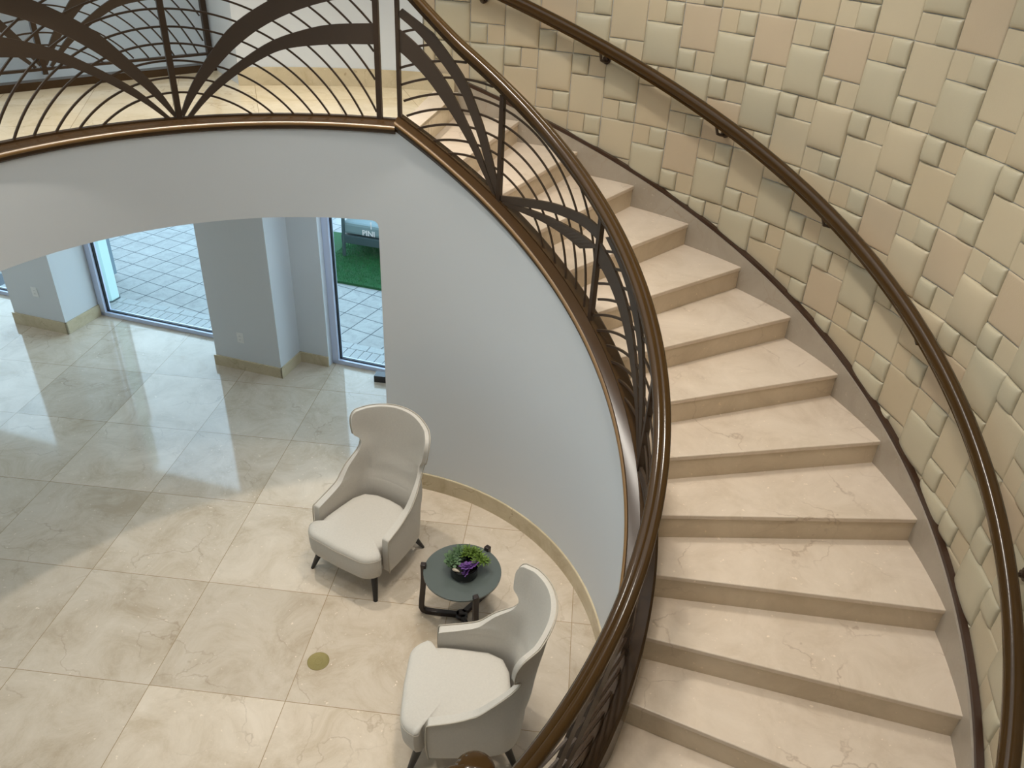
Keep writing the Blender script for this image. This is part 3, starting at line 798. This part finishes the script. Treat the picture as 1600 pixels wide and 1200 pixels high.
for i, (x, y, z, r) in enumerate([(.005, .070, .105, .046), (.040, .060, .108, .045), (.072, .035, .098, .042), (.095, .020, .088, .042), (.025, .030, .105, .036), (.070, .062, .092, .036), (-.005, .035, .104, .036), (.060, .005, .090, .034), (.112, .030, .078, .030)]):
    rosette(bw, 'succ_green', (x, y, z), r, 9, ((random.random()-.6)*.7, (random.random()-.2)*.8), name='sprig', layers=3, narrow=.24, lift=.9)
mb = MB(); mb.tube(catmull([(-.055, -.052, .072), (-.035, -.062, .078), (-.018, -.066, .072)], 8), [.006, .008, .009, .009, .008, .007, .005, .003], 8); mb.build('stone', 'skirt', bw, smooth=True)

for c_ in bw.children:
    if c_.name.split('.')[0] in ('rosette', 'sprig', 'stone'): c_.scale = (1.28, 1.28, 1.12); c_.location.y += .014
# ================================================================== FLOOR DISC, OUTLETS, PLINTH
mb = MB(); mb.lathe([(.0005, 0), (.073, 0), (.073, .003), (.070, .004), (.066, .0025), (.030, .0022), (.028, .0035), (.020, .0035), (.018, .0022), (.0005, .0022)], 48); 
dsc = tag(mb.build('floor_disc', 'brass', smooth=True, sharp=30, loc=(-.043, -.043, .0002)), 'round brass cover plate set in the marble floor', 'floor plate')
for nm, u, n, z, label in (('outlet', -5.143, 2.999, .465, 'white double outlet on the left pier'), ('outlet', -2.589, 3.034, .389, 'white outlet low on the middle pier')):
    th_ = thing('outlet', label, 'outlet', F(u, n, z), UR, 'wall outlets')
    mb = MB(); w = .037 if u > -4 else .040
    mb.box((-w, -.006, -.058), (w, 0, .058)); o = bevel(mb.build('plate', 'plastic', th_), .002)
    for dz in (-.021, .021):
        mb = MB(); mb.box((-.016, -.009, dz-.014), (.016, -.005, dz+.014)); s_ = mb.build('socket', 'plastic', th_)
        mb = MB(); mb.box((-.007, -.0095, dz-.006), (-.005, -.0085, dz+.006)); mb.box((.005, -.0095, dz-.006), (.007, -.0085, dz+.006)); mb.build('slot', 'slot', s_)
mb = MB(); mb.box((-.56, 3.50, 0), (.15, 3.60, .085)); mb.v = []; mb.f = []; mb.mi = []
mb.prism([(-.556, 3.47), (.1, 3.47), (.1, 3.56), (-.556, 3.58)], 0, .075)
pl = tag(bevel(mb.build('plinth', 'plinth'), .004), 'low dark plinth on the floor beside the narrow glazed door', 'plinth')

# ================================================================== OUTDOORS
mb = MB(); a = F(-30, 3.81); b_ = F(25, 3.81); mb.prism([(a[0], a[1]), (b_[0], b_[1]), (25, 40), (-35, 40)], -.3, -.02)
o = mb.build('floor_terrace', 'paver'); struct(o, 'terrace of grey square pavers laid on the diagonal', 'floor')
# border course of narrow pavers along the facade
mb = MB(); mb.box((-11, 3.60, -.10), (2, 3.99, -.012), FT); bj = mb.build('border_pavers', 'joint')
mb = MB(); rr = random.Random(3)
u = -6.5
while u < .2:
    mb.box((u+.004, 3.66, -.02), (u+.096, 3.86, -.006), FT); u += .10
u = -6.5
while u < .2:
    mb.box((u+.004, 3.868, -.02), (u+.20, 3.98, -.006), FT); u += .205
mb.build('paver_course', 'paver_edge', bj)
struct(bj, 'border course of narrow pavers outside the glazed doors', 'paving')
# turf rug
tf = thing('turf_rug', 'green artificial turf seen through the narrow glazed door', 'turf', F(-1.6, 5.4, 0), UR)
mb = MB(); mb.box((-3.2, 0, -.02), (3, 1.55, .012)); mb.build('backing', 'grass', tf)
mb = MB(); rr = random.Random(5)
for i in range(26000):
    x = rr.uniform(-1.6, .9); y = rr.uniform(0.0, 1.53)**1.0; a = rr.random()*2*pi; h = rr.uniform(.018, .034); w = .0022+.0006*y; l = rr.uniform(.004, .016)
    c, s_ = cos(a)*w, sin(a)*w; dx, dy = cos(a+1.4)*l, sin(a+1.4)*l
    mb.add([(x-c, y-s_, .01), (x+c, y+s_, .01), (x+dx, y+dy, .01+h)], [(0, 1, 2)])
tb_ = mb.build('turf_blades', 'blade', tf); tb_['kind'] = 'stuff'
# lounge chair on the turf
lc = thing('garden_sofa', 'grey framed garden sofa with pale cushion standing on the turf', 'sofa', F(-2.20, 6.55, .013), UR)
def lbox(name, lo, hi, mat, par=None, bv=.01):
    mb = MB(); mb.box(lo, hi); return bevel(mb.build(name, mat, par or lc), bv)
lbox('frame', (-.86, -.38, .20), (1.2, .40, .32), 'greyframe')
lbox('cushion', (-.85, -.36, .33), (1.16, .36, .50), 'cushion', bv=.04)
for x, y in ((-.84, -.36), (-.84, .36), (1.16, -.36), (1.16, .36)):
    mb = MB(); mb.tube([(x, y, 0), (x+.02, y, .62)], .026, 8); mb.build('leg', 'greyframe', lc)
lbox('armrest', (-.88, -.40, .60), (-.78, .40, .64), 'greyframe')
lbox('backrest', (-.82, .30, .50), (1.16, .40, .85), 'cushion', bv=.03)
# lettering on the pane of the narrow door
def decal(txt, u, z, size, nn_=3.548):
    cu = bpy.data.curves.new('txt', 'FONT'); cu.body = txt; cu.size = size; cu.extrude = .0006; cu.offset = .0012
    ob = bpy.data.objects.new('txt', cu); COL.objects.link(ob)
    dg = bpy.context.evaluated_depsgraph_get(); me = bpy.data.meshes.new_from_object(ob.evaluated_get(dg)); bpy.data.objects.remove(ob)
    me.materials.clear(); me.materials.append(M['decal'])
    return me
dl = thing('door_lettering', 'white PIN lettering stuck on the narrow glazed door', 'lettering', F(-1.380, 3.545, 1.525), UR)
lm = bpy.data.objects.new('letters', decal('PINI', 0, 0, .078)); COL.objects.link(lm); lm.parent = dl; lm.rotation_euler = (pi/2, 0, 0)
mb = MB(); mb.box((.096, -.001, .075), (.106, .0, .15)); mb.build('upright_stroke', 'decal', dl)
# pale downpipe column and grey door leaf outside the wide door
col_ = thing('downpipe_column', 'pale green fluted downpipe outside the wide garden door', 'downpipe', F(-5.04, 3.90, -.02), UR)
mb = MB()
prof = [(-.12, -.09), (-.03, -.09), (-.03, -.07), (.01, -.07), (.01, -.09), (.06, -.09), (.085, -.06), (.085, .06), (.06, .09), (-.12, .09)]
mb.prism(prof, 0, 2.6); mb.build('shaft', 'teal', col_)
mb = MB(); mb.prism([(x*1.12, y*1.12) for x, y in prof], 0, .03); mb.build('foot', 'greyframe', col_)
dr = thing('door_leaf', 'grey outside door standing open with a lever handle', 'door', F(-5.47, 3.83, 0), UR+pi/2)
mb = MB(); mb.box((0, -.02, .01), (.69, .02, 2.3)); bevel(mb.build('panel', 'greydoor', dr), .004)
mb = MB(); mb.box((.36, -.026, .35), (.385, .026, 2.3)); mb.build('edge_seal', 'gasket', dr)
mb = MB(); mb.tube([(.68, -.02, .62), (.68, -.06, .62), (.56, -.06, .62)], .010, 8); mb.build('handle', 'greyframe', dr)
